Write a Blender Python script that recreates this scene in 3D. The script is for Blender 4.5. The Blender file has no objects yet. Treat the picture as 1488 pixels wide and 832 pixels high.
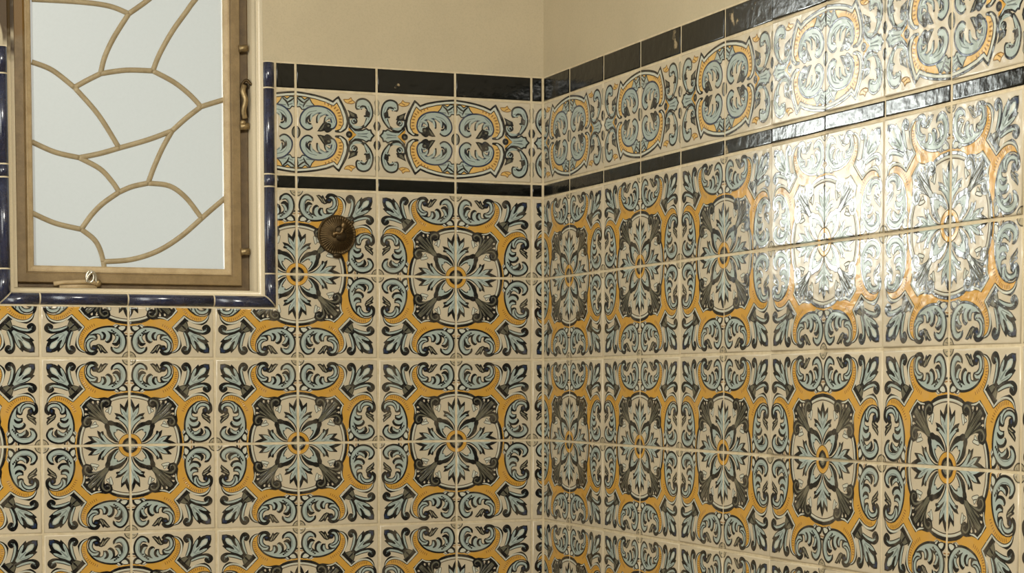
import bpy, bmesh, math, random
import numpy as np
from mathutils import Vector, Matrix, Euler

# ------------------------------------------------------------------ camera, sky, lamps, exposure
T = 0.15                                   # one wall tile is 15 cm; layout numbers below are in tiles
sc = bpy.context.scene
COL = sc.collection
CAM = (-9.305146, -22.648074, -2.292921); YAW, PITCH, ROLL = 0.373791, -0.054982, -0.001591
FOC, PPX, PPY = 2847.5213, 744.0, 713.2473
_f = Vector((math.sin(YAW)*math.cos(PITCH), math.cos(YAW)*math.cos(PITCH), math.sin(PITCH)))
_r0 = Vector((math.cos(YAW), -math.sin(YAW), 0)); _u0 = _r0.cross(_f)
_r = math.cos(ROLL)*_r0+math.sin(ROLL)*_u0; _u = -math.sin(ROLL)*_r0+math.cos(ROLL)*_u0
cd = bpy.data.cameras.new('camera'); cam = bpy.data.objects.new('camera', cd); COL.objects.link(cam)
cam.matrix_world = Matrix(((_r.x, _u.x, -_f.x, CAM[0]*T), (_r.y, _u.y, -_f.y, CAM[1]*T), (_r.z, _u.z, -_f.z, CAM[2]*T), (0, 0, 0, 1)))
cd.sensor_width = 36; cd.lens = FOC/1488*36; cd.shift_y = (PPY-416)/1488; cd.clip_start = .01
sc.camera = cam

w = bpy.data.worlds.new('overcast_sky'); sc.world = w; w.use_nodes = True
bgn = w.node_tree.nodes['Background']; bgn.inputs[0].default_value = (1., 1., .92, 1); bgn.inputs[1].default_value = .505
sd = bpy.data.lights.new('sun', 'SUN'); sun = bpy.data.objects.new('sun', sd); COL.objects.link(sun)
sd.energy = 1.95; sd.color = (.95, 1, .97); sd.angle = math.radians(3)
sun.rotation_euler = Vector((2.75, -6.8, -.2)).to_track_quat('-Z', 'Y').to_euler()     # shines in through the window
def area(name, loc, aim, size, power, col):
    d = bpy.data.lights.new(name, 'AREA'); o = bpy.data.objects.new(name, d); COL.objects.link(o)
    d.shape = 'RECTANGLE'; d.size, d.size_y = size[0]*T, size[1]*T; d.energy = power; d.color = col
    o.location = Vector(loc)*T; o.rotation_euler = Vector(aim).to_track_quat('-Z', 'Y').to_euler()
    return o
area('ceiling_lamp', (-8.0, -17.0, 6.8), (0.1, .9, -1), (4.5, 4.5), 88., (1, .965, .86))
area('daylight_of_left_window', (-13.9, -6.0, .2), (1, .2, -.05), (7.0, 9.0), 24., (.97, 1, .97))
sc.view_settings.view_transform = 'Standard'; sc.view_settings.look = 'None'
sc.view_settings.gamma = 1; sc.view_settings.use_curve_mapping = False
sc.view_settings.exposure = 0.0

def spot(px, py, y):
    """point of the plane y (tiles) that stands behind photo pixel (px, py)"""
    d = _f+(px-PPX)/FOC*_r-(py-PPY)/FOC*_u
    t = (y-CAM[1])/d.y
    return (CAM[0]+t*d.x, CAM[2]+t*d.z)

# ---- painted tile designs, rasterised to in-memory colour + height maps -------------------
INK=(0.003,0.004,0.005); NAVY=(0.012,0.024,0.060); BLUE=(0.325,0.385,0.350); OCH=(0.520,0.280,0.042)
OLV=(0.105,0.100,0.068); CRM=(0.510,0.440,0.318); TICK=(0.230,0.105,0.018); PALE=(0.50,0.51,0.43); DKB=(0.10,0.13,0.13); OCH2=(0.600,0.370,0.105)
class Art:
    def __init__(s, n, mirror, ss=2):
        s.N = n*ss; s.ss = ss; s.mirror = mirror; s.rs = 1.
        s.col = np.empty((s.N, s.N, 3), np.float32); s.col[:] = CRM
        s.hgt = np.zeros((s.N, s.N), np.float32)
        s.cv = lambda p: p
    def _both(s, pts):
        P = np.array([s.cv(p) for p in pts], float)
        yield P
        if s.mirror == 'diag': yield P[:, ::-1].copy()
        elif s.mirror == 'v': Q = P.copy(); Q[:, 1] = 1-Q[:, 1]; yield Q
    def _put(s, m, x0, y0, c, h):
        sub = s.col[y0:y0+m.shape[0], x0:x0+m.shape[1]]; sub[m] = c
        s.hgt[y0:y0+m.shape[0], x0:x0+m.shape[1]][m] = h
    def _smooth(s, P, closed, k=6):
        n = len(P); out = []
        for i in range(n if closed else n-1):
            if closed: a, b, c, d = P[i-1], P[i], P[(i+1) % n], P[(i+2) % n]
            else: a, b, c, d = P[max(i-1, 0)], P[i], P[i+1], P[min(i+2, n-1)]
            for j in range(k):
                t = j/k
                out.append(.5*((2*b)+(c-a)*t+(2*a-5*b+4*c-d)*t*t+(3*b-a-3*c+d)*t**3))
        if not closed: out.append(P[-1])
        return np.array(out)
    def _brush(s, P, R, c, h):
        P = P*s.N; R = R*s.N
        x0, y0 = np.maximum(np.floor(P.min(0)-R.max()-2).astype(int), 0)
        x1, y1 = np.minimum(np.ceil(P.max(0)+R.max()+2).astype(int), s.N)
        if x1 <= x0 or y1 <= y0: return
        m = np.zeros((y1-y0, x1-x0), bool)
        for i in range(len(P)-1):
            a, b = P[i], P[i+1]; r0, r1 = R[i], R[i+1]; r = max(r0, r1)+1
            xa, ya = np.maximum(np.floor(np.minimum(a, b)-r).astype(int), (x0, y0))
            xb, yb = np.minimum(np.ceil(np.maximum(a, b)+r).astype(int)+1, (x1, y1))
            if xb <= xa or yb <= ya: continue
            X = np.arange(xa, xb)[None, :]+.5; Y = np.arange(ya, yb)[:, None]+.5
            d = b-a; L = max(d@d, 1e-9)
            t = np.clip(((X-a[0])*d[0]+(Y-a[1])*d[1])/L, 0, 1)
            dist = (X-a[0]-t*d[0])**2+(Y-a[1]-t*d[1])**2
            m[ya-y0:yb-y0, xa-x0:xb-x0] |= dist <= (r0+(r1-r0)*t)**2
        s._put(m, x0, y0, c, h)
    def _fill(s, P, c, h):
        P = P*s.N
        x0, y0 = np.maximum(np.floor(P.min(0)).astype(int), 0); x1, y1 = np.minimum(np.ceil(P.max(0)).astype(int)+1, s.N)
        if x1 <= x0 or y1 <= y0: return
        X = np.arange(x0, x1)[None, :]+.5; Y = np.arange(y0, y1)[:, None]+.5
        m = np.zeros((y1-y0, x1-x0), bool)
        Q = np.roll(P, -1, 0)
        for a, b in zip(P, Q):
            if a[1] == b[1]: continue
            m ^= ((a[1] > Y) != (b[1] > Y)) & (X < (b[0]-a[0])*(Y-a[1])/(b[1]-a[1])+a[0])
        s._put(m, x0, y0, c, h)
    # radii in 1/1600 of a tile; smooth=False keeps corners sharp
    def brush(s, pts, r, c=INK, h=1., smooth=True):
        r = np.array([r]*len(pts) if np.isscalar(r) else r, float)*s.rs/1600
        if c is INK: r = np.where(r > 5e-3, r*1.10+.0012, r*1.12)
        for P in s._both(pts):
            Q = np.column_stack([P, r])
            if smooth and len(pts) > 2: Q = s._smooth(Q, False)
            s._brush(Q[:, :2], np.maximum(Q[:, 2], .0012), c, h)
    def poly(s, pts, c, o=0, oc=INK, h=.45, smooth=True):
        for P in s._both(pts):
            Q = s._smooth(P, True, 5) if smooth else P
            if o: 
                C = np.vstack([Q, Q[:1]]); s._brush(C, np.full(len(C), o*s.rs/1600), oc, 1.)
            s._fill(Q, c, h)
    def dpoly(s, half, c, o=0, oc=INK, h=.45, smooth=False):      # a shape closed over the diagonal / the mid line
        P = [s.cv(p) for p in half]
        if s.mirror == 'v': P = [(a, min(b, .5)) for a, b in P]
        if s.mirror == 'diag': P += [(b, a) for a, b in P[::-1]]
        else: P += [(a, 1-b) for a, b in P[::-1]]
        k = s.cv; s.cv = lambda p: p
        s.poly(P, c, o, oc, h, smooth); s.cv = k
    def result(s):
        n = s.N//s.ss
        f = lambda a: a.reshape(n, s.ss, n, s.ss, -1).mean((1, 3))
        return f(s.col), f(s.hgt[..., None])[..., 0]

def field_tile(n=512):
    A = Art(n, 'diag')
    g = lambda ox, oy: (lambda p: ((p[0]+ox+6.5)/1592, (p[1]+oy)/1638))
    Q1, Q2, Q4 = g(0, 0), g(793, 0), g(793, 819)
    B, P, D, F = A.brush, A.poly, A.dpoly, A.cv
    # --- ring round the medallion
    A.cv = lambda p: p
    def arc(r, a0, a1, w, c, h=1., k=14):
        for i in range(1): B([(1-r*np.sin(np.radians(a)), 1-r*np.cos(np.radians(a))) for a in np.linspace(a0, a1, k)], w, c, h)
    arc(.594, 0, 36, 22, INK); arc(.567, 0, 36, 13, PALE, .5); arc(.549, 0, 36, 5, INK)
    # --- ochre strapwork
    A.cv = Q2
    och = [(7, 120), (-70, 160), (-108, 240), (-113, 330), (-83, 440), (-30, 540), (0, 585)]
    inn = [(60, 708), (130, 735), (200, 745), (280, 747), (400, 737), (470, 695), (570, 660)]
    top = [(480, 598), (330, 583), (200, 538), (100, 478), (0, 380), (-28, 270), (-22, 185), (7, 120)]
    B([(p[0], p[1]) for p in inn], [22, 24, 24, 24, 22, 18, 10])
    B([(-10, 775), (62, 716)], 24)
    B(top, 13); 
    half = och[::-1]+top[::-1][1:]+inn[::-1][0:]
    D(half[::-1], OCH, 0, smooth=False)
    B([(575, 652), (690, 632), (790, 622)], [10, 13, 14], OCH, .5)
    for (x, y, dx, dy) in [(-70, 262, 26, -4), (-72, 300, 27, -3), (-70, 338, 27, -2), (-62, 376, 26, 4), (-50, 412, 26, 8), (-36, 446, 24, 10), (-18, 478, 22, 14), (6, 508, 20, 17), (34, 536, 18, 20), (64, 560, 15, 22), (96, 582, 13, 24), (130, 602, 11, 25), (168, 620, 9, 25)]:
        B([(x-dx*.8, y+dy*.8), (x+dx*.6, y-dy*.6)], 7, TICK, .3)
    # --- pale piping outside the ochre
    A.cv = Q1
    B([(800, 112), (725, 140), (655, 200), (622, 300), (640, 410), (690, 500), (760, 575)], [10, 20, 20, 20, 20, 22, 16])
    B([(790, 118), (720, 152), (668, 225), (650, 310), (660, 400), (692, 480), (735, 540), (768, 578)], [5, 11, 14, 13, 12, 11, 11, 10], PALE, .5)
    B([(768, 578), (668, 682)], 11, PALE, .5)
    B([(784, 590), (684, 694)], 5)
    B([(800, 120), (722, 172), (682, 250), (676, 335), (704, 440), (756, 530), (784, 580)], 5)
    # --- calyx
    D([(488, 495), (560, 492), (690, 535), (738, 578)], INK, smooth=False)
    P([(506, 512), (565, 504), (668, 545), (604, 618)], OLV, smooth=False)
    B([(545, 560), (600, 625)], 9)
    # --- scroll stems
    P([(560, 470), (528, 380), (520, 250), (575, 215), (595, 180), (625, 330), (650, 420), (690, 500), (640, 505)], CRM, h=0)
    B([(540, 500), (490, 385), (466, 270), (462, 180), (500, 115), (550, 105), (588, 155), (560, 205), (530, 195)], [24, 24, 22, 22, 26, 26, 32, 30, 22])
    B([(545, 170), (545, 165)], 52)
    B([(560, 480), (520, 385), (498, 290), (492, 225), (512, 160)], [14, 18, 18, 16, 7], BLUE, .5)
    B([(520, 200), (535, 160), (560, 150)], 6, DKB, .8)
    B([(578, 485), (545, 385), (525, 300), (518, 240)], 6)
    # --- corner leaf
    D([(88, 106), (180, 98), (250, 118), (290, 142), (306, 106), (348, 150), (402, 212), (442, 285), (474, 385), (508, 480), (505, 520)], INK, smooth=False)
    D([(112, 125), (180, 118), (200, 150), (150, 170)], NAVY, 0, h=1., smooth=False)
    D([(165, 175), (212, 172), (268, 205), (302, 268), (338, 322), (380, 346), (384, 325), (352, 252), (342, 195), (356, 182), (398, 240), (428, 310), (452, 395), (492, 480), (470, 505)], BLUE, smooth=False)
    P([(185, 195), (212, 192), (255, 222), (285, 280), (330, 350), (270, 285)], PALE)
    B([(300, 320), (420, 450)], 4, DKB, .8); B([(385, 270), (440, 420)], 4, DKB, .8)
    # --- acanthus scroll
    A.cv = Q2
    E1 = [(505, 190), (545, 158), (600, 150), (652, 205), (680, 295), (670, 385), (618, 462), (540, 520), (440, 535), (330, 528), (225, 500), (140, 455), (75, 395), (25, 325)]
    R1 = np.array([12, 26, 36, 42, 42, 42, 44, 44, 42, 36, 30, 27, 20, 10.])
    B(E1, R1+26)
    B([(480, 225), (475, 180), (505, 140), (560, 115)], [14, 16, 20, 16])
    B(E1, R1, BLUE, .5)
    B([(470, 250), (520, 215), (590, 220), (628, 300)], [20, 18, 14, 5], CRM, 0)
    B([(520, 205), (580, 195), (620, 235), (632, 300), (620, 390)], [6, 8, 7, 7, 6])
    B([(600, 180), (650, 250), (655, 360), (600, 455), (500, 520)], 5, DKB, .8)
    # lobes
    B([(500, 278), (555, 262), (600, 300), (612, 370), (600, 425)], [12, 26, 26, 22, 8])
    B([(520, 300), (560, 335), (582, 400), (555, 455)], [8, 19, 24, 16], BLUE, .5)
    P([(470, 300), (505, 315), (540, 360), (545, 410), (500, 440), (480, 460), (480, 390)], CRM, h=0)
    B([(507, 312), (545, 362), (548, 415), (500, 455)], 6)
    B([(375, 322), (410, 308), (455, 345), (470, 410), (458, 470), (405, 510)], [13, 20, 20, 19, 18, 5])
    B([(383, 335), (408, 385), (415, 440), (370, 495), (315, 520)], [14, 33, 34, 30, 14], BLUE, .5)
    B([(292, 362), (330, 362), (350, 415), (335, 465), (300, 495)], [13, 18, 26, 20, 5])
    B([(305, 375), (306, 425), (265, 470), (195, 482), (125, 462)], [11, 24, 24, 22, 12], BLUE, .5)
    P([(225, 350), (290, 330), (280, 400), (262, 440), (215, 445), (218, 390)], CRM, h=0)
    B([(284, 345), (282, 400), (262, 445), (215, 460)], 7)
    P([(100, 432), (165, 445), (205, 420), (222, 370), (205, 350), (215, 450), (160, 462)], INK, h=1.)
    B([(5, 300), (30, 345), (90, 395), (150, 408), (192, 375)], [6, 16, 22, 20, 7], BLUE, .5)
    B([(95, 435), (160, 440), (200, 415), (210, 375), (190, 350), (140, 345)], [8, 12, 16, 12, 10, 6])
    E5 = [(165, 150), (118, 132), (72, 160), (48, 230), (62, 300), (112, 348), (170, 358)]
    B(E5, [22, 34, 40, 40, 36, 30, 14])
    B([(20, 110), (80, 90), (160, 90), (205, 130)], [16, 24, 26, 22])
    B(E5, [9, 17, 21, 22, 20, 14, 6], BLUE, .5)
    B([(85, 175), (75, 240), (95, 300)], 4, DKB, .8)
    P([(100, 245), (155, 275), (225, 300), (270, 290), (215, 340), (165, 330), (118, 300)], CRM, h=0)
    B([(165, 195), (180, 200)], [50, 44]); B([(150, 190), (172, 190)], [20, 14], NAVY, 1.)
    P([(185, 235), (238, 170), (272, 100), (292, 95), (302, 118), (355, 88), (412, 104), (360, 172), (305, 245), (250, 272), (205, 262)], INK, h=1., smooth=False)
    P([(222, 240), (262, 185), (278, 140), (288, 185), (345, 125), (388, 108), (330, 170), (285, 228), (245, 252)], (.24, .22, .15), smooth=False)
    B([(255, 250), (292, 180)], 6)
    for (x, y) in [(485, 527), (515, 502), (546, 474), (580, 434)]: B([(x-3, y), (x+3, y)], 12, INK)
    # leaflets, ticks and corner eyelet
    P([(605, 575), (640, 535), (690, 528), (728, 575), (715, 605), (655, 605)], PALE, 14)
    B([(695, 508), (735, 545), (750, 600)], [16, 18, 12])
    P([(530, 588), (575, 578), (600, 610), (590, 625), (555, 618)], PALE, 8)
    B([(575, 578), (612, 612)], 12)
    B([(712, 425), (790, 418)], 12); B([(725, 470), (790, 460)], 9, TICK, .3)
    A.cv = lambda p: p
    A.poly([(1-.072*np.sin(a), .072*np.cos(a)) for a in np.linspace(0, np.pi/2, 10)]+[(1, 0)], (.34, .29, .19), 17, (.055, .05, .034), smooth=False)
    B([(1, .03), (.962, .04)], 6, OLV, .6)
    # --- palmette
    A.cv = Q4
    D([(440, 410), (400, 355), (350, 270), (318, 170), (318, 120), (390, 112), (450, 70), (470, -10), (430, -75), (340, -92), (250, -80), (160, -62), (90, -88), (48, -70)], INK, smooth=False)
    for ln in ([(300, 250), (160, 130), (60, 40)], ):
        B(ln, [40, 17, 22], OLV, .6)
    B([(310, 255), (245, 150), (195, 65)], [30, 13, 14], OLV, .6)
    B([(320, 260), (290, 150), (275, 60), (300, 0), (360, -30), (410, -5), (405, 45), (365, 50)], [26, 16, 15, 15, 14, 13, 12, 10], OLV, .6)
    D([(425, 385), (370, 305), (325, 225), (295, 205)], OLV, smooth=False)
    B([(355, 20), (385, 25)], [30, 24])
    for a, b in (((35, 118), (75, 110)), ): pass
    B([(125, 0), (135, 35)], [18, 8], CRM, 0); B([(215, -5), (225, 40)], [20, 8], CRM, 0)
    B([(395, 345), (310, 250)], 4); B([(345, 275), (240, 175), (125, 45)], [3, 8, 15]); B([(335, 255), (280, 170), (235, 25)], [3, 7, 12]); B([(380, 330), (180, 150), (75, 55)], [2, 3, 3])
    
    P([(322, 105), (348, 108), (345, 160), (335, 190)], CRM, h=0)
    P([(352, 172), (398, 128), (452, 78), (466, 112), (436, 222), (404, 196)], PALE, 8)
    B([(400, 190), (415, 120)], 5)
    # pale corner line between ochre and palmette
    A.cv = Q2
    B([(-15, 805), (88, 722), (70, 735)], 0.1); B([(-5, 800), (84, 728)], 11, PALE, .5)
    B([(88, 735), (160, 765), (250, 775)], [8, 12, 6], PALE, .5)
    # --- dark forked leaf beside the hub
    A.cv = Q4
    D([(448, 430), (545, 440), (620, 470), (705, 540), (728, 592), (690, 590), (640, 560), (560, 520), (575, 560)], BLUE, smooth=False)
    D([(560, 540), (625, 565), (680, 570), (610, 615)], CRM, h=0, smooth=False)
    B([(400, 370), (440, 392), (500, 408), (570, 428), (640, 470), (705, 540), (728, 585)], [14, 40, 30, 36, 28, 18, 10])
    B([(560, 405), (600, 425)], [20, 12])
    B([(560, 545), (552, 520), (610, 530), (690, 590)], [4, 7, 8, 6])
    # --- axis leaf
    P([(775, 40), (745, 120), (722, 200), (640, 105), (628, 170), (655, 240), (735, 355), (640, 295), (545, 255), (575, 315), (650, 372), (715, 440), (755, 520), (768, 605), (800, 605), (800, 40)], BLUE, smooth=False)
    P([(800, -70), (762, -55), (725, 15), (695, 95), (622, 25), (618, 60), (632, 105), (690, 150), (728, 210), (745, 130), (772, 60), (800, 10)], INK, h=1., smooth=False)
    P([(512, 205), (560, 212), (620, 232), (690, 288), (742, 365), (690, 330), (630, 292), (580, 330), (530, 322), (528, 290), (550, 270)], INK, h=1., smooth=False)
    P([(550, 275), (600, 272), (640, 295), (600, 305)], BLUE, smooth=False)
    B([(590, 330), (660, 385), (715, 450), (752, 525), (765, 600)], [5, 7, 8, 8, 7])
    B([(622, 40), (626, 130), (634, 190), (656, 236)], 6)
    B([(735, 240), (765, 330), (785, 440)], 4, DKB, .8); B([(680, 190), (735, 290)], 4, DKB, .8)
    B([(700, 520), (650, 430), (590, 370)], 0.1)
    # --- hub
    A.cv = lambda p: p
    def disc(r, c, h, w=0):
        A.poly([(1-r*np.sin(a), 1-r*np.cos(a)) for a in np.linspace(0, np.pi/2, 20)]+[(1.2, 1), (1.2, 1.2), (1, 1.2)], c, w, h=h, smooth=False)
    disc(.138, INK, 1); disc(.132, OCH, .45); disc(.092, TICK, 1); disc(.088, INK, 1); disc(.062, OLV, .5); disc(.042, (.2, .18, .12), .5)
    return A.result()

def frieze_tile(n=512):
    A = Art(n, 'v'); A.rs = 1.75
    def cv(p):
        u = (540+p[0]/6.656-548)/113.5
        return (u, (140+p[1]/6.656-(135.8+8.6*u))/(123.7-4.6*u))
    A.cv = cv
    B, P, D = A.brush, A.poly, A.dpoly
    # double border line with its spike
    B([(830, 58), (720, 60), (620, 68), (530, 84), (466, 106)], 12); B([(466, 108), (430, 70), (414, 50)], [13, 12, 7], smooth=False); B([(414, 50), (385, 110), (348, 185), (332, 265), (348, 335), (392, 375), (440, 380)], [7, 12, 13, 14, 14, 12, 10])
    P([(830, 82), (720, 84), (640, 92), (540, 112), (462, 142), (428, 108), (398, 165), (372, 240), (370, 310), (400, 362), (440, 376), (460, 300), (520, 220), (640, 170), (740, 150), (830, 120)], OCH2, smooth=False)
    B([(830, 74), (720, 76), (625, 84), (535, 100), (462, 126), (422, 84), (395, 135), (362, 215), (350, 275), (362, 335), (400, 368)], 13, PALE, .5, smooth=False)
    B([(830, 86), (720, 88), (630, 96), (540, 114), (462, 142), (430, 108), (400, 160), (373, 240), (370, 305), (398, 358), (440, 375)], 4, INK, smooth=False)
    for (x, y, a) in [(400, 320, 10), (396, 290, 5), (396, 260, 0), (402, 230, -10), (410, 202, -20), (424, 178, -35), (446, 160, -50), (475, 146, -62), (505, 134, -68), (536, 124, -72)]:
        dx, dy = 9*np.cos(np.radians(a)), 9*np.sin(np.radians(a)); B([(x-dx, y+dy), (x+dx, y-dy)], 7, TICK, .3)
    # acanthus end
    P([(640, 165), (668, 135), (684, 102), (705, 104), (728, 122), (760, 98), (796, 104), (788, 140), (796, 185), (770, 180), (750, 205), (690, 190)], BLUE, 11, smooth=False)
    B([(690, 108), (722, 140), (742, 185)], [5, 8, 4]); B([(722, 150), (752, 138), (792, 110)], [3, 7, 6]); B([(650, 162), (715, 172)], 4, DKB); B([(745, 170), (775, 160)], 4, DKB)
    # main scroll
    P([(480, 230), (700, 200), (740, 320), (700, 370), (640, 330), (600, 400), (500, 380), (450, 300)], CRM, h=0)
    S = [(520, 300), (482, 338), (458, 300), (478, 235), (535, 200), (610, 194), (680, 216), (728, 268), (738, 325), (702, 362), (664, 352)]
    R = np.array([6, 18, 20, 22, 27, 30, 32, 32, 31, 27, 12.])
    B(S, R+17, NAVY, 1.); B([(640, 196), (712, 228), (752, 285), (750, 340), (705, 385), (655, 368)], [6, 12, 14, 14, 13, 6]); B([(515, 300), (485, 340), (520, 378), (545, 350)], [14, 24, 24, 18]); B(S, R, BLUE, .5)
    B([(620, 205), (690, 230), (722, 285), (720, 335)], 3, DKB, .8); B([(520, 190), (470, 240), (452, 300)], 3, DKB, .8)
    # lobes hanging inside the scroll
    P([(500, 285), (540, 270), (600, 280), (660, 295), (690, 320), (664, 345), (640, 398), (605, 385), (580, 340), (545, 312)], CRM, h=0)
    for q in ([(478, 250), (518, 258), (536, 292)], [(540, 222), (592, 252), (606, 306)], [(612, 218), (662, 256), (672, 302)]):
        B([(x+9, y+7) for x, y in q], [10, 17, 9]); B(q, [15, 15, 5], BLUE, .5)
        B([(x-6, y+3) for x, y in q[:2]], [2, 4], DKB, .8)
    B([(690, 262), (712, 295), (708, 325), (672, 335)], [4, 9, 10, 6]); B([(660, 352), (690, 348), (708, 325)], [6, 6, 3], BLUE, .5)
    B([(508, 334), (514, 336)], 26); B([(474, 345), (482, 312), (515, 300)], [9, 8, 4], BLUE, .5); B([(508, 335), (512, 335)], 11, OLV, .6)
    P([(518, 306), (552, 302), (578, 340), (614, 398), (582, 398), (540, 385), (545, 350)], INK, h=1., smooth=False)
    P([(545, 318), (564, 340), (596, 388), (574, 384), (556, 352)], OLV, smooth=False)
    # left leaf scroll
    L = [(226, 120), (214, 88), (180, 76), (148, 90), (126, 130), (120, 185), (138, 240), (172, 300)]
    Rl = np.array([22, 30, 31, 29, 24, 21, 17, 8.])
    B(L, Rl+14); B(L, Rl, BLUE, .5)
    P([(150, 175), (158, 130), (190, 110), (215, 145), (240, 160), (230, 260), (190, 300), (165, 250)], CRM, h=0)
    B([(152, 135), (180, 108), (205, 122), (200, 140)], [5, 6, 8, 6]); B([(172, 120), (195, 130), (220, 140)], [5, 6, 3], BLUE, .5)
    B([(125, 190), (150, 165), (152, 200), (172, 205)], [8, 9, 12, 6]); B([(135, 185), (145, 210), (168, 225)], [5, 6, 3], BLUE, .5)
    B([(135, 105), (115, 170), (135, 235)], 3, DKB, .8); B([(150, 205), (128, 172), (160, 150)], [4, 10, 3]); B([(132, 205), (165, 205)], [9, 3]); B([(140, 150), (165, 112), (200, 118)], [3, 7, 7]); B([(228, 100), (236, 128)], [10, 8], BLUE, .5); B([(215, 112), (232, 118)], 3)
    # ochre drop
    P([(262, 84), (288, 66), (298, 46), (316, 64), (362, 70), (348, 90), (322, 98), (290, 98)], OCH2, 7, TICK, smooth=False)
    B([(290, 72), (320, 90)], 4, TICK)
    # dark curl
    B([(318, 240), (308, 285), (270, 325), (190, 320)], [10, 20, 18, 9])
    B([(308, 245), (298, 285), (262, 314), (195, 312)], [4, 10, 9, 4], BLUE, .5)
    B([(264, 262), (270, 266)], [30, 28]); B([(254, 262), (262, 246), (280, 250), (284, 270), (268, 282)], [3, 5, 6, 6, 4], BLUE, .5); P([(234, 235), (245, 195), (285, 180), (330, 162), (312, 205), (318, 245), (280, 240)], INK, h=1., smooth=False)
    P([(252, 218), (275, 196), (308, 184), (288, 222)], OLV); B([(240, 228), (262, 212)], 5)
    B([(180, 300), (225, 340), (295, 330)], [8, 13, 9]); B([(200, 318), (250, 330), (285, 318)], [3, 6, 3], BLUE, .5)
    # centre leaf, wedge and pearl
    D([(72, 384), (98, 356), (108, 326), (132, 330), (152, 316), (184, 336), (225, 345), (262, 346), (318, 306), (325, 350), (285, 385), (262, 420)], INK, smooth=False)
    D([(92, 386), (112, 366), (120, 344), (136, 346), (156, 334), (188, 352), (228, 360), (262, 360), (305, 328), (268, 372), (246, 396), (246, 420)], BLUE, smooth=False)
    B([(150, 378), (235, 384)], 3, DKB); B([(140, 368), (200, 380)], 3, DKB)
    D([(246, 394), (272, 376), (322, 332), (322, 358), (300, 382), (285, 396), (282, 420)], OCH, smooth=False)
    A.cv = lambda p: p
    A.poly([(.348+.04*np.sin(a), .5+.04*np.cos(a)) for a in np.linspace(0, 6.28, 16)], INK, 0, h=1.); A.poly([(.346+.014*np.sin(a), .5+.014*np.cos(a)) for a in np.linspace(0, 6.28, 10)], OLV)
    A.cv = cv
    # lenses on the joint
    P([(58, 240), (76, 260), (86, 290), (78, 322), (58, 340)], INK, 3, h=1., smooth=False); P([(58, 262), (70, 290), (58, 318)], OLV, smooth=False)
    P([(58, 30), (74, 60), (66, 110), (76, 170), (58, 190)], (.27, .25, .18), 4, OLV, smooth=False)
    A.cv = lambda p: p
    for s_, r, c in ((0, .055, INK), (0, .042, OLV)):
        A.poly([(1-r*np.sin(a), .5-1.35*r*np.cos(a)) for a in np.linspace(0, np.pi, 16)], c, 0, smooth=False, h=.8)
    return A.result()
# ---- end of the designs

# ------------------------------------------------------------------ helpers
def link(name, me, parent=None):
    o = bpy.data.objects.new(name, me); COL.objects.link(o)
    if parent: o.parent = parent
    return o
def struct(o): o['kind'] = 'structure'; return o
def mesh_from(name, verts, faces, mats, smooth=None, uvs=None, fm=None):
    me = bpy.data.meshes.new(name); me.from_pydata([tuple(c*T for c in v) for v in verts], [], faces)
    for m in mats: me.materials.append(m)
    if smooth is True: me.polygons.foreach_set('use_smooth', [True]*len(faces))
    elif smooth: me.polygons.foreach_set('use_smooth', smooth)
    if fm: me.polygons.foreach_set('material_index', fm)
    if uvs:
        L = me.uv_layers.new(name='UVMap')
        for lp in me.loops: L.data[lp.index].uv = uvs[lp.vertex_index]
    me.update(); return me
def boxes(name, bl, mat, parent=None):
    V, F = [], []
    for (x0, x1, y0, y1, z0, z1) in bl:
        b = len(V); V += [(x, y, z) for x in (x0, x1) for y in (y0, y1) for z in (z0, z1)]
        F += [[b+i for i in q] for q in ((0, 1, 3, 2), (4, 6, 7, 5), (0, 4, 5, 1), (2, 3, 7, 6), (0, 2, 6, 4), (1, 5, 7, 3))]
    return link(name, mesh_from(name, V, F, [mat]), parent)
def ring(rect, prof):
    """sweep an (inset, depth) profile round a rectangle x0,x1,z0,z1; corners mitre"""
    x0, x1, z0, z1 = rect; V, F = [], []
    for (i, y) in prof: V += [(x0+i, y, z0+i), (x1-i, y, z0+i), (x1-i, y, z1-i), (x0+i, y, z1-i)]
    for k in range(len(prof)-1):
        for c in range(4): F.append([4*k+c, 4*k+(c+1) % 4, 4*k+4+(c+1) % 4, 4*k+4+c])
    return V, F
def tube(path, ry, rx=None, n=8, rz=None):
    """elliptic tube along a path of 3-D points; ry is the half depth, rx the half width"""
    rx = rx or ry; V, F = [], []; P = [Vector(p) for p in path]; m = len(P)
    for i, p in enumerate(P):
        t = (P[min(i+1, m-1)]-P[max(i-1, 0)]).normalized()
        ref = Vector((0, 1, 0)) if abs(t.y) < .9 else Vector((0, 0, 1))
        a = t.cross(ref).normalized(); b = a.cross(t).normalized()
        for k in range(n):
            g = 2*math.pi*k/n; V.append(tuple(p+a*rx*math.cos(g)+b*ry*math.sin(g)))
    for i in range(m-1):
        for k in range(n): F.append([i*n+k, i*n+(k+1) % n, i*n+n+(k+1) % n, i*n+n+k])
    F.append(list(range(n))[::-1]); F.append([(m-1)*n+k for k in range(n)])
    return V, F
def lathe(prof, centre, axis_y=-1, n=32, ripple=None):
    """prof: (radius, height) pairs; the axis runs out of the wall (towards -y)"""
    V, F = [], []
    for j, (r, h) in enumerate(prof):
        for k in range(n):
            a = 2*math.pi*k/n; q = ripple(j, k) if ripple else 0
            V.append((centre[0]+r*math.cos(a), centre[1]-h-q, centre[2]+r*math.sin(a)))
    for j in range(len(prof)-1):
        for k in range(n): F.append([j*n+k, j*n+(k+1) % n, j*n+n+(k+1) % n, j*n+n+k])
    F.append([(len(prof)-1)*n+k for k in range(n)])
    return V, F
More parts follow.
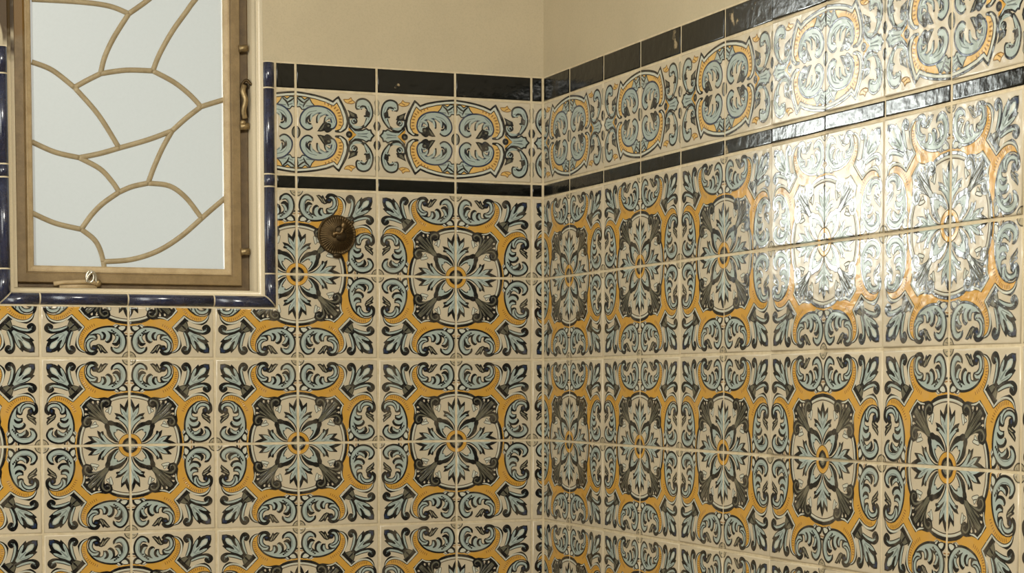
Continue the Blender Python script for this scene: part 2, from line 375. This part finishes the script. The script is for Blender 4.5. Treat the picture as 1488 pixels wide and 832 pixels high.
def spline(pts, k=7):
    P = [np.array(p, float) for p in pts]; out = []
    for i in range(len(P)-1):
        a, b, c, d = P[max(i-1, 0)], P[i], P[i+1], P[min(i+2, len(P)-1)]
        for j in range(k):
            t = j/k; out.append(tuple(.5*((2*b)+(c-a)*t+(2*a-5*b+4*c-d)*t*t+(3*b-a-3*c+d)*t**3)))
    return out+[tuple(P[-1])]

# ------------------------------------------------------------------ materials
class Mat:
    def __init__(s, name):
        s.m = bpy.data.materials.new(name); s.m.use_nodes = True; s.t = s.m.node_tree; s.b = s.t.nodes['Principled BSDF']
    def n(s, typ, **kw):
        nd = s.t.nodes.new(typ)
        for k, v in kw.items():
            if k.startswith('i_'): s.set(nd.inputs[int(k[2:])], v)
            elif k.startswith('I_'): s.set(nd.inputs[k[2:].replace('_', ' ')], v)
            else: setattr(nd, k, v)
        return nd
    def set(s, sock, v):
        if isinstance(v, bpy.types.NodeSocket): s.t.links.new(v, sock)
        elif isinstance(v, bpy.types.Node): s.t.links.new(v.outputs[0], sock)
        elif isinstance(v, tuple) and sock.type == 'RGBA' and len(v) == 3: sock.default_value = (*v, 1)
        else: sock.default_value = v
    def p(s, **kw):
        for k, v in kw.items(): s.set(s.b.inputs[k.replace('_', ' ')], v)
        return s
    def noise(s, scale, detail=3, rough=.55, vec=None):
        nd = s.n('ShaderNodeTexNoise'); s.set(nd.inputs['Scale'], scale); s.set(nd.inputs['Detail'], float(detail)); s.set(nd.inputs['Roughness'], rough)
        s.set(nd.inputs['Vector'], vec or s.n('ShaderNodeTexCoord').outputs['Object']); return nd.outputs[0]
    def own(s):
        """object coordinates shifted by a random amount for every piece, so no two tiles repeat"""
        k = s.n('ShaderNodeVectorMath', operation='SCALE'); s.set(k.inputs[0], (7.1, 3.3, 5.7)); s.set(k.inputs[3], s.n('ShaderNodeObjectInfo').outputs['Random'])
        a = s.n('ShaderNodeVectorMath', operation='ADD'); s.set(a.inputs[0], s.n('ShaderNodeTexCoord').outputs['Object']); s.set(a.inputs[1], k.outputs[0]); return a.outputs[0]
    def math(s, op, a, b=0., c=0., clamp=False):
        nd = s.n('ShaderNodeMath', operation=op, use_clamp=clamp); s.set(nd.inputs[0], a); s.set(nd.inputs[1], b); s.set(nd.inputs[2], c); return nd.outputs[0]
    def mix(s, f, a, b):
        nd = s.n('ShaderNodeMix', data_type='RGBA'); s.set(nd.inputs[0], f); s.set(nd.inputs[6], a); s.set(nd.inputs[7], b); return nd.outputs[2]
    def ramp(s, x, lo, hi):
        nd = s.n('ShaderNodeMapRange', interpolation_type='SMOOTHSTEP'); s.set(nd.inputs[0], x); s.set(nd.inputs[1], lo); s.set(nd.inputs[2], hi); return nd.outputs[0]
    def bump(s, h, strength, dist, prev=None):
        nd = s.n('ShaderNodeBump'); s.set(nd.inputs['Strength'], strength); s.set(nd.inputs['Distance'], dist); s.set(nd.inputs['Height'], h)
        if prev: s.set(nd.inputs['Normal'], prev)
        return nd.outputs[0]
    def xyz(s):
        nd = s.n('ShaderNodeSeparateXYZ'); s.set(nd.inputs[0], s.n('ShaderNodeTexCoord').outputs['Object']); return nd.outputs
    def vary(s, col, amt):
        """each piece a touch lighter or darker than the next, as fired glaze is"""
        r = s.n('ShaderNodeObjectInfo').outputs['Random']
        nd = s.n('ShaderNodeHueSaturation'); s.set(nd.inputs['Value'], s.math('MULTIPLY_ADD', r, 2*amt, 1-amt)); s.set(nd.inputs['Color'], col); return nd.outputs[0]

def painted(name, art):
    col, hgt = art; n = col.shape[0]
    def img(nm, rgb, cs):
        im = bpy.data.images.new(nm, n, n, float_buffer=True); im.colorspace_settings.name = cs
        a = np.ones((n, n, 4), np.float32); a[..., :3] = rgb; im.pixels.foreach_set(a[::-1].ravel()); im.update(); return im
    M = Mat(name)
    c = M.n('ShaderNodeTexImage', image=img(name+'_paint', col, 'Linear Rec.709'), interpolation='Cubic', extension='EXTEND')
    h = M.n('ShaderNodeTexImage', image=img(name+'_relief', hgt[..., None].repeat(3, 2), 'Non-Color'), interpolation='Cubic', extension='EXTEND')
    own = M.own(); blot = M.noise(38., 3, .55, own); fine = M.noise(700., 2)
    cc = M.mix(M.math('MULTIPLY', M.ramp(blot, .42, .75), .16), c.outputs[0], (.44, .36, .245))
    cc = M.mix(M.math('MULTIPLY', M.ramp(fine, .5, .8), .10), cc, (.30, .24, .16))
    b = M.bump(M.noise(62., 3, .5, own), .42, .0022); b = M.bump(h.outputs[0], .9, .0013, b)
    M.p(Base_Color=M.vary(cc, .04), Roughness=M.math('MULTIPLY_ADD', fine, .10, GLAZE_ROUGH), IOR=GLAZE_IOR, Normal=b)
    return M.m
GLAZE_ROUGH, GLAZE_IOR = .14, 1.52
M_field = painted('painted_glaze', field_tile()); M_frieze = painted('painted_frieze_glaze', frieze_tile())
def black_glaze():
    M = Mat('black_glaze'); own = M.own(); chip = M.noise(30., 4, .65, own); gate = M.noise(11., 1, .5, own)
    f = M.math('MULTIPLY', M.ramp(chip, .60, .68), M.ramp(gate, .56, .64)); sp = M.noise(900., 1)
    c = M.mix(M.math('MULTIPLY', M.ramp(sp, .5, .8), .5), (.0025, .003, .002), (.011, .010, .007)); c = M.mix(f, c, (.34, .26, .15))
    b = M.bump(M.noise(60., 2, .5, own), .35, .0022)
    return M.p(Base_Color=c, Roughness=.18, IOR=1.42, Normal=b).m
M_black = black_glaze()
def navy_glaze():
    M = Mat('navy_glaze'); n = M.noise(60., 4, .65); s = M.noise(420., 2)
    c = M.mix(M.ramp(n, .35, .7), (.010, .013, .034), (.020, .026, .062)); c = M.mix(M.math('MULTIPLY', M.ramp(s, .55, .8), .35), c, (.10, .10, .13))
    return M.p(Base_Color=c, Roughness=.22, IOR=1.75, Normal=M.bump(n, .2, .001)).m
M_navy = navy_glaze()
GROUT = (.60, .51, .345); PAINT = (.475, .400, .265)
def plaster(name, col, with_grout=False, stain=False):
    M = Mat(name); X = M.xyz(); n = M.noise(9., 4); g = M.noise(380., 3)
    c = M.mix(M.ramp(n, .3, .75), col, tuple(k*.93 for k in col)); c = M.mix(M.math('MULTIPLY', M.ramp(g, .4, .75), .30), c, tuple(k*.72 for k in col))
    if stain:                                   # old rust stain on the wall left of the window head
        wob = M.math('MULTIPLY_ADD', M.noise(16., 3), .20, -.10)
        a = M.math('MULTIPLY', M.ramp(M.math('ADD', X[2], wob), 1.20*T, 1.52*T), M.ramp(M.math('ADD', X[0], wob), -6.25*T+.02, -6.34*T))
        e = M.math('ADD', M.math('POWER', M.math('MULTIPLY', M.math('ADD', X[0], 6.60*T), 1/(.085*T)), 2.), M.math('POWER', M.math('MULTIPLY', M.math('ADD', X[2], -1.53*T), 1/(.24*T)), 2.))
        a = M.math('MULTIPLY', a, M.ramp(e, .75, 1.25))
        c = M.mix(M.math('MULTIPLY', a, .98), c, (.05, .025, .004))
    if with_grout:
        k = M.noise(60., 4, .6)
        gc = M.mix(M.ramp(k, .35, .7), GROUT, (.50, .41, .255))
        c = M.mix(M.ramp(X[2], 1.489*T, 1.485*T), c, gc)
    return M.p(Base_Color=c, Roughness=.62, Normal=M.bump(g, .18, .0012)).m
M_wall = plaster('painted_plaster_over_grout', PAINT, True, True)
M_plain = plaster('painted_plaster', (.62, .56, .44)); M_front = plaster('dark_unseen_plaster', (.075, .06, .042)); M_ceil = plaster('ceiling_paint', (.74, .71, .63))  # M_front: unseen wall, made dark so the black tiles reflect less light
M_reveal = plaster('reveal_paint', (.62, .53, .37), False, True); M_reveal.node_tree.nodes['Principled BSDF'].inputs['Roughness'].default_value = .26
def sash_paint(name, a, b2, stain=False):
    M = Mat(name); n = M.noise(45., 5, .65); g = M.noise(500., 3); X = M.xyz()
    c = M.mix(M.ramp(n, .35, .7), a, b2); c = M.mix(M.math('MULTIPLY', M.ramp(g, .45, .8), .4), c, tuple(k*.55 for k in a))
    if stain:
        wob = M.math('MULTIPLY_ADD', M.noise(20., 3), .12, -.06)
        s = M.math('MULTIPLY', M.ramp(M.math('ADD', X[2], wob), 1.46*T, 1.75*T), M.ramp(X[0], -6.12*T, -6.24*T))
        c = M.mix(M.math('MULTIPLY', s, .98), c, (.20, .105, .014))
    return M.p(Base_Color=c, Roughness=.5, Normal=M.bump(g, .4, .001)).m
M_sash = sash_paint('aged_brown_paint', (.235, .158, .066), (.180, .118, .046), True)
M_bead = sash_paint('aged_beige_paint', (.46, .345, .19), (.37, .265, .135))
M_frame = sash_paint('dark_brown_paint', (.135, .085, .033), (.085, .052, .02))
M_lead = sash_paint('lead_came_tan', (.36, .285, .165), (.28, .215, .115))
def metal(name, c, r, bump=.3):
    M = Mat(name); n = M.noise(120., 4, .65); k = M.mix(M.ramp(n, .35, .7), c, tuple(v*.55 for v in c))
    return M.p(Base_Color=k, Metallic=.85, Roughness=r, Normal=M.bump(n, bump, .0008)).m
M_bronze = metal('aged_bronze', (.085, .055, .023), .46); M_brass = metal('worn_brass', (.36, .265, .135), .45); M_dark = metal('dark_iron', (.062, .042, .02), .5)
def frosted():
    M = Mat('frosted_window_glass'); t = M.t; t.nodes.remove(M.b)
    n = M.noise(240., 3)
    tr = M.n('ShaderNodeBsdfTranslucent'); M.set(tr.inputs[0], M.mix(M.ramp(n, .3, .8), (.80, .82, .76), (.74, .76, .70)))
    rf = M.n('ShaderNodeBsdfRefraction', distribution='GGX'); M.set(rf.inputs['Color'], (1., 1., .97)); M.set(rf.inputs['Roughness'], .43); M.set(rf.inputs['IOR'], 1.45)
    a = M.n('ShaderNodeMixShader'); M.set(a.inputs[0], .65); M.set(a.inputs[1], tr); M.set(a.inputs[2], rf)
    gl = M.n('ShaderNodeBsdfGlossy'); M.set(gl.inputs['Roughness'], .35)
    b = M.n('ShaderNodeMixShader'); M.set(b.inputs[0], .05); M.set(b.inputs[1], a); M.set(b.inputs[2], gl)
    M.set(t.nodes['Material Output'].inputs[0], b); return M.m
M_glass = frosted()

# ------------------------------------------------------------------ room shell
S0, D0, B1, B2 = .15336, .82248, .310631, .170592       # corner offcuts; heights of the two black bands
ZA, ZT = B2+1, B2+1+B1
OX0, OX1, OZ0, OZ1 = -6.47, -3.545, -1.262, 3.15        # window opening
FL, CE, XL, YF, W0 = -12., 7., -14., -30., .0085
wall_back = struct(boxes('wall_back', [(XL, OX0, W0, 1.2, FL, CE), (OX1, W0, W0, 1.2, FL, CE), (OX0, OX1, W0, 1.2, FL, OZ0), (OX0, OX1, W0, 1.2, OZ1, CE)], M_wall))
wall_right = struct(boxes('wall_right', [(W0, 1.2, YF, 1.2, FL, CE)], M_wall))
struct(boxes('wall_left', [(XL-1, XL, YF, 1.2, FL, CE)], M_plain)); struct(boxes('wall_front', [(XL-1, 1.2, YF-1, YF, FL, CE)], M_front))
struct(boxes('ceiling', [(XL-1, 1.2, YF-1, 1.2, CE, CE+.6)], M_ceil))
def floor_mat():
    M = Mat('terracotta_floor'); br = M.n('ShaderNodeTexBrick'); M.set(br.inputs['Color1'], (.30, .23, .16)); M.set(br.inputs['Color2'], (.27, .205, .145)); M.set(br.inputs['Mortar'], (.3, .25, .18))
    br.offset = 0; M.set(br.inputs['Scale'], 1/(2*T)); M.set(br.inputs['Mortar Size'], .012); M.set(br.inputs['Brick Width'], 1.); M.set(br.inputs['Row Height'], 1.); M.set(br.inputs['Vector'], M.n('ShaderNodeTexCoord').outputs['Object'])
    return M.p(Base_Color=br.outputs[0], Roughness=.4).m
struct(boxes('floor', [(XL-1, 1.2, YF-1, 1.2, FL-.6, FL)], floor_mat()))

# ------------------------------------------------------------------ wall tiles, every tile a piece of its own
GAP = .0125
def inset(poly, d):
    n = len(poly); out = []
    for i in range(n):
        a, b, c = (np.array(poly[j], float) for j in ((i-1) % n, i, (i+1) % n))
        e1 = (b-a)/np.linalg.norm(b-a); e2 = (c-b)/np.linalg.norm(c-b)
        out.append(tuple(b+d*(np.array((-e1[1], e1[0]))+np.array((-e2[1], e2[0])))))
    return out
def tile_mesh(name, poly, mat, uvf, c, thick=.05):
    """poly: counter-clockwise outline (s, z); slab with a rounded arris, face at depth 0"""
    p = inset(poly, GAP); n = len(p); V, F, sm = [], [], []
    for (d, y) in ((0, thick), (0, .013), (.003, .0045), (.009, .0010), (.016, 0)):
        V += [(s-c[0], y, z-c[1]) for s, z in inset(p, d)]
    for k in range(4):
        for i in range(n): F.append([k*n+i, k*n+(i+1) % n, k*n+n+(i+1) % n, k*n+n+i]); sm.append(k > 0)
    F.append([4*n+i for i in range(n)]); sm.append(False)
    uv = [uvf(v[0]+c[0], v[2]+c[1]) for v in V]
    return mesh_from(name, V, F, [mat], sm, uv)
rng = random.Random(11); cache = {}
def tile(wall, name, poly, mat, cell=None, flip=(0, 0), key=None, tilt=None):
    s0, s1 = min(p[0] for p in poly), max(p[0] for p in poly); z0, z1 = min(p[1] for p in poly), max(p[1] for p in poly)
    c = ((s0+s1)/2, (z0+z1)/2)
    def uvf(s, z):
        if cell is None: return (s, z)
        u, v = (s-cell[0]), (z-cell[1]); return (1-u if flip[0] else u, 1-v if flip[1] else v)
    if key is not None and key in cache: me = cache[key]
    else:
        me = tile_mesh(name, poly, mat, uvf, c)
        if key is not None: cache[key] = me
    o = link(name, me, wall); tx, tz = (max(-.006, min(.006, rng.gauss(0, .0028))) for _ in '12')
    if tilt: tx += tilt[0]; tz += tilt[1]
    j = rng.uniform(-.0015, .001)-max(0, .5*(abs(tx)*(z1-z0)+abs(tz)*(s1-s0))-.003)      # a tilted tile still stands clear of its bed
    if wall is wall_back: o.location = (c[0]*T, j*T, c[1]*T); o.rotation_euler = (tx, 0, tz)
    else: o.location = (j*T, -c[0]*T, c[1]*T); o.rotation_euler = (tx, 0, tz-math.pi/2)
    return o
def rect(a, b, c, d): return [(a, c), (b, c), (b, d), (a, d)]
TX0, TX1, TZ = -6.61, -3.40, -1.402                     # outer edge of the window's edge tiles
ROWS = [(-(r+1.), -float(r)) for r in range(6)]
def cut(s0, s1, z0, z1):
    """what the window leaves of a back-wall tile cell"""
    if s1 <= TX0+.001 or s0 >= TX1-.001 or z1 <= TZ+.001: return [rect(s0, s1, z0, z1)]
    L = rect(s0, TX0, z0, z1) if s0 < TX0 else None; R = rect(TX1, s1, z0, z1) if s1 > TX1 else None
    if z0 < TZ:
        if R: return [[(s0, z0), (s1, z0), (s1, z1), (TX1, z1), (TX1, TZ), (s0, TZ)]]
        if L: return [[(s0, z0), (s1, z0), (s1, TZ), (TX0, TZ), (TX0, z1), (s0, z1)]]
        return [rect(s0, s1, z0, TZ)]
    return [p for p in (L, R) if p]
for i in range(-1, 9):
    s0, s1 = -(S0+i+1), -(S0+i); e = s1
    if i == -1: s0, s1, e = -S0, 1-S0, -.004
    mir = (i % 2 == 0)                                  # medallion centre on the left edge
    for r, (z0, z1) in enumerate(ROWS):
        for p in cut(s0, e, z0, z1):
            full = len(p) == 4 and e == s1 and p == rect(s0, s1, z0, z1)
            tile(wall_back, 'tile', p, M_field, (s0, z0), (mir, r % 2 == 1), ('f', mir, r % 2) if full else None)
    for p in cut(s0, e, B2, ZA):
        tile(wall_back, 'frieze_tile', p, M_frieze, (s0, B2), (mir, 0))
    for (z0, z1) in ((0, B2), (ZA, ZT)):
        for p in cut(s0, e, z0, z1): tile(wall_back, 'border_tile', p, M_black)
TILT = {5: .020, 6: .022, 7: .012, 8: -.004}
for k in range(0, 19):
    s0, s1 = D0+k-1, D0+k; b = max(s0, .004); mir = (k % 2 == 1)
    for r, (z0, z1) in enumerate(ROWS if k < 13 else ROWS[:4]):
        tile(wall_right, 'tile', rect(b, s1, z0, z1), M_field, (s0, z0), (mir, r % 2 == 1), ('f', mir, r % 2) if k else None, (0, TILT.get(k-1, 0)))
    tile(wall_right, 'frieze_tile', rect(b, s1, B2, ZA), M_frieze, (s0, B2), (mir, 0), None, (0, TILT.get(k-1, 0)))
    for (z0, z1) in ((0, B2), (ZA, ZT)): tile(wall_right, 'border_tile', rect(b, s1, z0, z1), M_black, None, (0, 0), None, (0, TILT.get(k-1, 0)))

# navy quarter-round edge tiles round the window
WT = .135
PROF = [(0., .06), (0., .005), (.006, -.022), (.022, -.044), (.048, -.056), (.075, -.054), (.100, -.042), (.122, -.018), (.131, .004), (.131, .03)]
def edge_piece(kind, a, b, ma=0, mb=0):
    """kind: which side of the opening; a..b the run; ma/mb: 1 where that end is mitred"""
    V, F = [], []; n = len(PROF)
    for (e, m, sg) in ((a, ma, -1), (b, mb, 1)):
        for (w_, y) in PROF:
            t = e+sg*(w_ if m else 0)-sg*.009
            V.append({'right': (OX1+w_+.002, y, t), 'left': (OX0-w_-.002, y, t), 'bottom': (t, y, OZ0-w_-.002)}[kind])
    for i in range(n-1): F.append([i, i+1, n+i+1, n+i])
    F.append(list(range(n))[::-1]); F.append([n+i for i in range(n)])
    me = mesh_from('edge_tile', V, F, [M_navy], [True]*(n-1)+[False, False])
    bm = bmesh.new(); bm.from_mesh(me); bmesh.ops.recalc_face_normals(bm, faces=bm.faces); bm.to_mesh(me); bm.free()
    return link('edge_tile', me, wall_back)
for side in ('right', 'left'):
    zs = [OZ0, -1., 0.019, .165, 1.168, ZT-.01]
    for q in range(5): edge_piece(side, zs[q], zs[q+1], 1 if q == 0 else 0, 0)
xs = [OX0, -6.153, -5.16, -4.158, OX1]
for q in range(4): edge_piece('bottom', xs[q], xs[q+1], 1 if q == 0 else 0, 1 if q == 3 else 0)

gv, gf = [], []
for kind, a, b_, m0, m1 in (('right', OZ0, ZT-.02, 1, 0), ('left', OZ0, ZT-.02, 1, 0), ('bottom', OX0, OX1, 1, 1)):     # pointing between the edge tiles
    k0 = len(gv); n = len(PROF)
    for (e, m, sg) in ((a, m0, -1), (b_, m1, 1)):
        for (w_, y) in PROF:
            t = e+sg*(w_ if m else 0); y2 = y+.006 if y < .02 else y
            gv.append({'right': (OX1+w_+.002, y2, t), 'left': (OX0-w_-.002, y2, t), 'bottom': (t, y2, OZ0-w_-.002)}[kind])
    gf += [[k0+i, k0+i+1, k0+n+i+1, k0+n+i] for i in range(n-1)]
gm = Mat('pale_grout'); gm.p(Base_Color=GROUT, Roughness=.8)
link('pointing', mesh_from('pointing', gv, gf, [gm.m], True), wall_back)

# ------------------------------------------------------------------ the window
window = bpy.data.objects.new('window_1', None); COL.objects.link(window); struct(window); window.location = (0, 0, 0)
window['label'] = 'brown casement window of frosted leaded panes in curved fish-scale shapes'
V, F = ring((OX0, OX1, OZ0, OZ1), [(-.012, W0+.001), (.0, .02), (.006, .07), (.012, .09), (.030, .094), (.046, .104), (.054, .12), (.054, .14), (.046, .158), (.044, .17), (.05, .2), (.062, .24), (.072, .27), (.074, .62)])
link('reveal', mesh_from('reveal', V, F, [M_reveal], True), window)
V, F = ring((-6.365, -3.617, -1.19, 3.09), [(-.02, .455), (0, .452), (.015, .44), (.10, .44), (.14, .46), (.14, .60)])
link('window_frame', mesh_from('window_frame', V, F, [M_frame]), window)
boxes('reveal_strip', [(-6.412, -6.352, .33, .46, -1.2, 3.09)], plaster('stained_reveal_paint', (.62, .53, .37), False, True), window)
GX0, GX1, GZ0, GZ1 = -6.153, -3.92, -.972, 2.90
SI = .155
V, F = ring((GX0-.195, GX1+.193, GZ0-SI, GZ1+SI), [(0, .52), (0, .392), (.008, .38), (.10, .378), (.108, .384), (.112, .396), (.12, .398), (.122, .392)])
link('sash', mesh_from('sash', V, F, [M_sash]), window)
V, F = ring((GX0-.073, GX1+.071, GZ0-.034, GZ1+.034), [(0, .40), (0, .392), (.006, .386), (.018, .386), (.024, .394), (.060, .402), (.075, .425), (.075, .52)])
link('glazing_bead', mesh_from('glazing_bead', V, F, [M_bead]), window)
GY = .45
def px(l): return [spot(a, b, GY) for a, b in l]
Lr = {
 'T': [(46, -1), (116, 3), (159, 9), (187, 20)], 'N': [(187, 20), (215, 0), (243, -25), (275, -70), (290, -130)],
 'NM': [(187, 20), (165, 55), (152, 83), (146, 107)], 'MA': [(146, 107), (126, 117), (108, 127)],
 'L1': [(46, 90), (76, 102), (108, 127)], 'AB': [(108, 127), (143, 167), (173, 215)],
 'MO': [(146, 107), (183, 102), (222, 103)], 'O': [(222, 103), (232, 78), (250, 46), (270, 18), (285, -2), (328, -50)],
 'OP': [(222, 103), (252, 119), (275, 137), (292, 155)], 'PE': [(292, 155), (308, 150), (328, 144)],
 'PQ': [(292, 155), (270, 172), (250, 190)], 'QB': [(250, 190), (215, 203), (173, 215)], 'BR': [(173, 215), (145, 223), (115, 229)],
 'L2': [(46, 206), (80, 221), (115, 229)], 'QS': [(250, 190), (236, 215), (224, 242), (215, 266)], 'RU': [(115, 229), (145, 245), (163, 264), (173, 279)],
 'US': [(173, 279), (192, 271), (215, 266)], 'SV': [(215, 266), (246, 270), (270, 287), (293, 317)], 'VE': [(293, 317), (310, 302), (328, 287)],
 'VW': [(293, 317), (262, 344), (228, 365), (190, 377), (150, 380)], 'UX': [(173, 279), (150, 295), (133, 312), (118, 333)],
 'L3': [(46, 309), (80, 324), (118, 333)], 'XW': [(118, 333), (136, 347), (145, 362), (150, 380)], 'W': [(150, 380), (152, 394)]}
SP = {k: spline(px(v), 6) for k, v in Lr.items()}
C = {k: px([v])[0] for k, v in dict(tl=(46, -130), tr=(328, -130), bl=(46, 393), br=(328, 393)).items()}
PANES = [['tl', '+T', '+N'], ['+N', 'tr', '-O', '-MO', '-NM'], ['+O', '-PE', '-OP'], ['+T', '+NM', '+MA', '-L1'],
         ['-MA', '+MO', '+OP', '+PQ', '+QB', '-AB'], ['+L1', '+AB', '+BR', '-L2'], ['-BR', '-QB', '+QS', '-US', '-RU'],
         ['+PE', '-VE', '-SV', '-QS', '-PQ'], ['+L2', '+RU', '+UX', '-L3'], ['+US', '+SV', '+VW', '-XW', '-UX'],
         ['+L3', '+XW', '+W', 'bl'], ['-VW', '+VE', 'br', '-W']]
for pl in PANES:
    P = []
    for k in pl:
        seg = [C[k]] if k in C else (SP[k[1:]] if k[0] == '+' else SP[k[1:]][::-1])
        for q in seg:
            if not P or (abs(q[0]-P[-1][0])+abs(q[1]-P[-1][1])) > 1e-4: P.append(q)
    if abs(P[0][0]-P[-1][0])+abs(P[0][1]-P[-1][1]) < 1e-4: P.pop()
    bm = bmesh.new(); f = bm.faces.new([bm.verts.new((x*T, GY*T, z*T)) for x, z in P])
    f.normal_update()
    if f.normal.y > 0: f.normal_flip()
    bmesh.ops.triangulate(bm, faces=bm.faces[:])
    me = bpy.data.meshes.new('glass_pane'); bm.to_mesh(me); bm.free(); me.materials.append(M_glass); link('glass_pane', me, window)
for k, pts in SP.items():
    V, F = tube([(x, GY-.004, z) for x, z in pts], .022, .031, 8)
    link('lead_came', mesh_from('lead_came', V, F, [M_lead], True), window)
# catch on the right stile: backplate, drop handle, knuckles; stay on the bottom rail
def at(a, b, y): x, z = spot(a, b, y); return (x, y, z)
def blob(c, r, n=10, sq=(1, 1, 1)):
    bm = bmesh.new(); bmesh.ops.create_icosphere(bm, subdivisions=2, radius=1)
    V = [(c[0]+v.co.x*r*sq[0], c[1]+v.co.y*r*sq[1], c[2]+v.co.z*r*sq[2]) for v in bm.verts]; F = [[v.index for v in f.verts] for f in bm.faces]; bm.free(); return V, F
def merge(*parts):
    V, F = [], []
    for v, f in parts: b = len(V); V += v; F += [[i+b for i in q] for q in f]
    return V, F
catch = link('window_catch', mesh_from('window_catch', *tube([at(355, 121, .36), at(354, 138, .355), at(355, 155, .355), at(356, 171, .36)], .03, .045, 8), [M_dark], True), window)
link('drop_handle', mesh_from('drop_handle', *tube(spline([at(355, 124, .32), at(353, 133, .30), at(357, 146, .29), at(354, 160, .31), at(356, 172, .33)], 5), .026, .032, 8), [M_brass], True), catch)
link('hook', mesh_from('hook', *tube(spline([at(351, 126, .33), at(355, 118, .31), at(360, 117, .29), at(364, 122, .28), at(369, 122, .27), at(371, 118, .27)], 4), .018, .018, 7), [M_bronze], True), catch)
link('knob', mesh_from('knob', *blob(at(353, 178, .34), .035), [M_brass], True), catch)
for (a, b) in ((353, 71), (355, 184), (356, 366)):
    link('hinge_knuckle', mesh_from('hinge_knuckle', *tube([at(a-6, b, .36), at(a+6, b-1, .37)], .045, .042, 10), [M_brass], True), window)
stay = link('window_stay', mesh_from('window_stay', *merge(tube([at(78, 412, .345), at(92, 410, .345), at(125, 409, .345), at(141, 411, .345)], .02, .024, 8), tube([at(86, 416, .40), at(140, 416, .40)], .05, .045, 8)), [M_bead], True), window)
ringp = [at(131+5.5*math.sin(g), 402-8*math.cos(g), .33) for g in np.linspace(0, 2*math.pi, 17)]
link('stay_ring', mesh_from('stay_ring', *merge(tube(ringp, .016, .016, 7), tube(spline([at(126, 410, .33), at(128, 402, .32), at(134, 395, .31), at(139, 400, .32), at(140, 410, .33)], 4), .014, .014, 7)), [metal('bright_steel', (.75, .70, .58), .22, .1)], True), stay)
link('pivot', mesh_from('pivot', *blob(at(142, 411, .35), .045, sq=(1, .6, 1)), [M_brass], True), stay)

# ------------------------------------------------------------------ bronze rosette (capped shower outlet) on the tiles
rc = spot(489.5, 341, -.02)
ros = bpy.data.objects.new('shower_rosette', None); COL.objects.link(ros); ros.location = (rc[0]*T, 0, rc[1]*T)
ros['label'] = 'round fluted dark bronze rosette of a shower outlet on the tiles beside the window'; ros['category'] = 'rosette'
NF = 132
prof = [(.232, -.012), (.237, .012), (.234, .030), (.224, .034), (.214, .022), (.19, .030), (.16, .046), (.13, .058), (.10, .068), (.075, .074), (.06, .076)]
V, F = lathe(prof, (0, 0, 0), n=NF, ripple=lambda j, k: (.014 if 4 <= j <= 9 else 0)*(1-abs((k % 3)-1.)*1.)*min(1, (10-j)/3))
link('plate', mesh_from('plate', V, F, [M_bronze], True), ros)
link('outlet_stub', mesh_from('outlet_stub', *merge(blob((.03, -.07, -.01), .075, sq=(1, .45, 1)), blob((.02, -.075, .05), .06, sq=(1, .5, 1))), [M_dark], True), ros)
link('spindle', mesh_from('spindle', *merge(tube(spline([(-.06, -.085, -.005), (-.03, -.10, .015), (.01, -.105, .01), (.035, -.105, .03), (.05, -.105, .07)], 5), .02, .02, 8), blob((.062, -.095, .105), .040, sq=(.85, .6, 1.2)), blob((-.055, -.09, .0), .028, sq=(.9, .8, 1.3))), [metal('rubbed_bronze', (.17, .11, .048), .42)], True), ros)
link('drip_lip', mesh_from('drip_lip', *blob((.0, -.03, -.245), .06, sq=(1, .45, .6)), [M_dark], True), ros)
link('fixing_screw', mesh_from('fixing_screw', *blob((.195, -.02, .155), .022, sq=(1, .6, 1)), [M_bronze], True), ros)
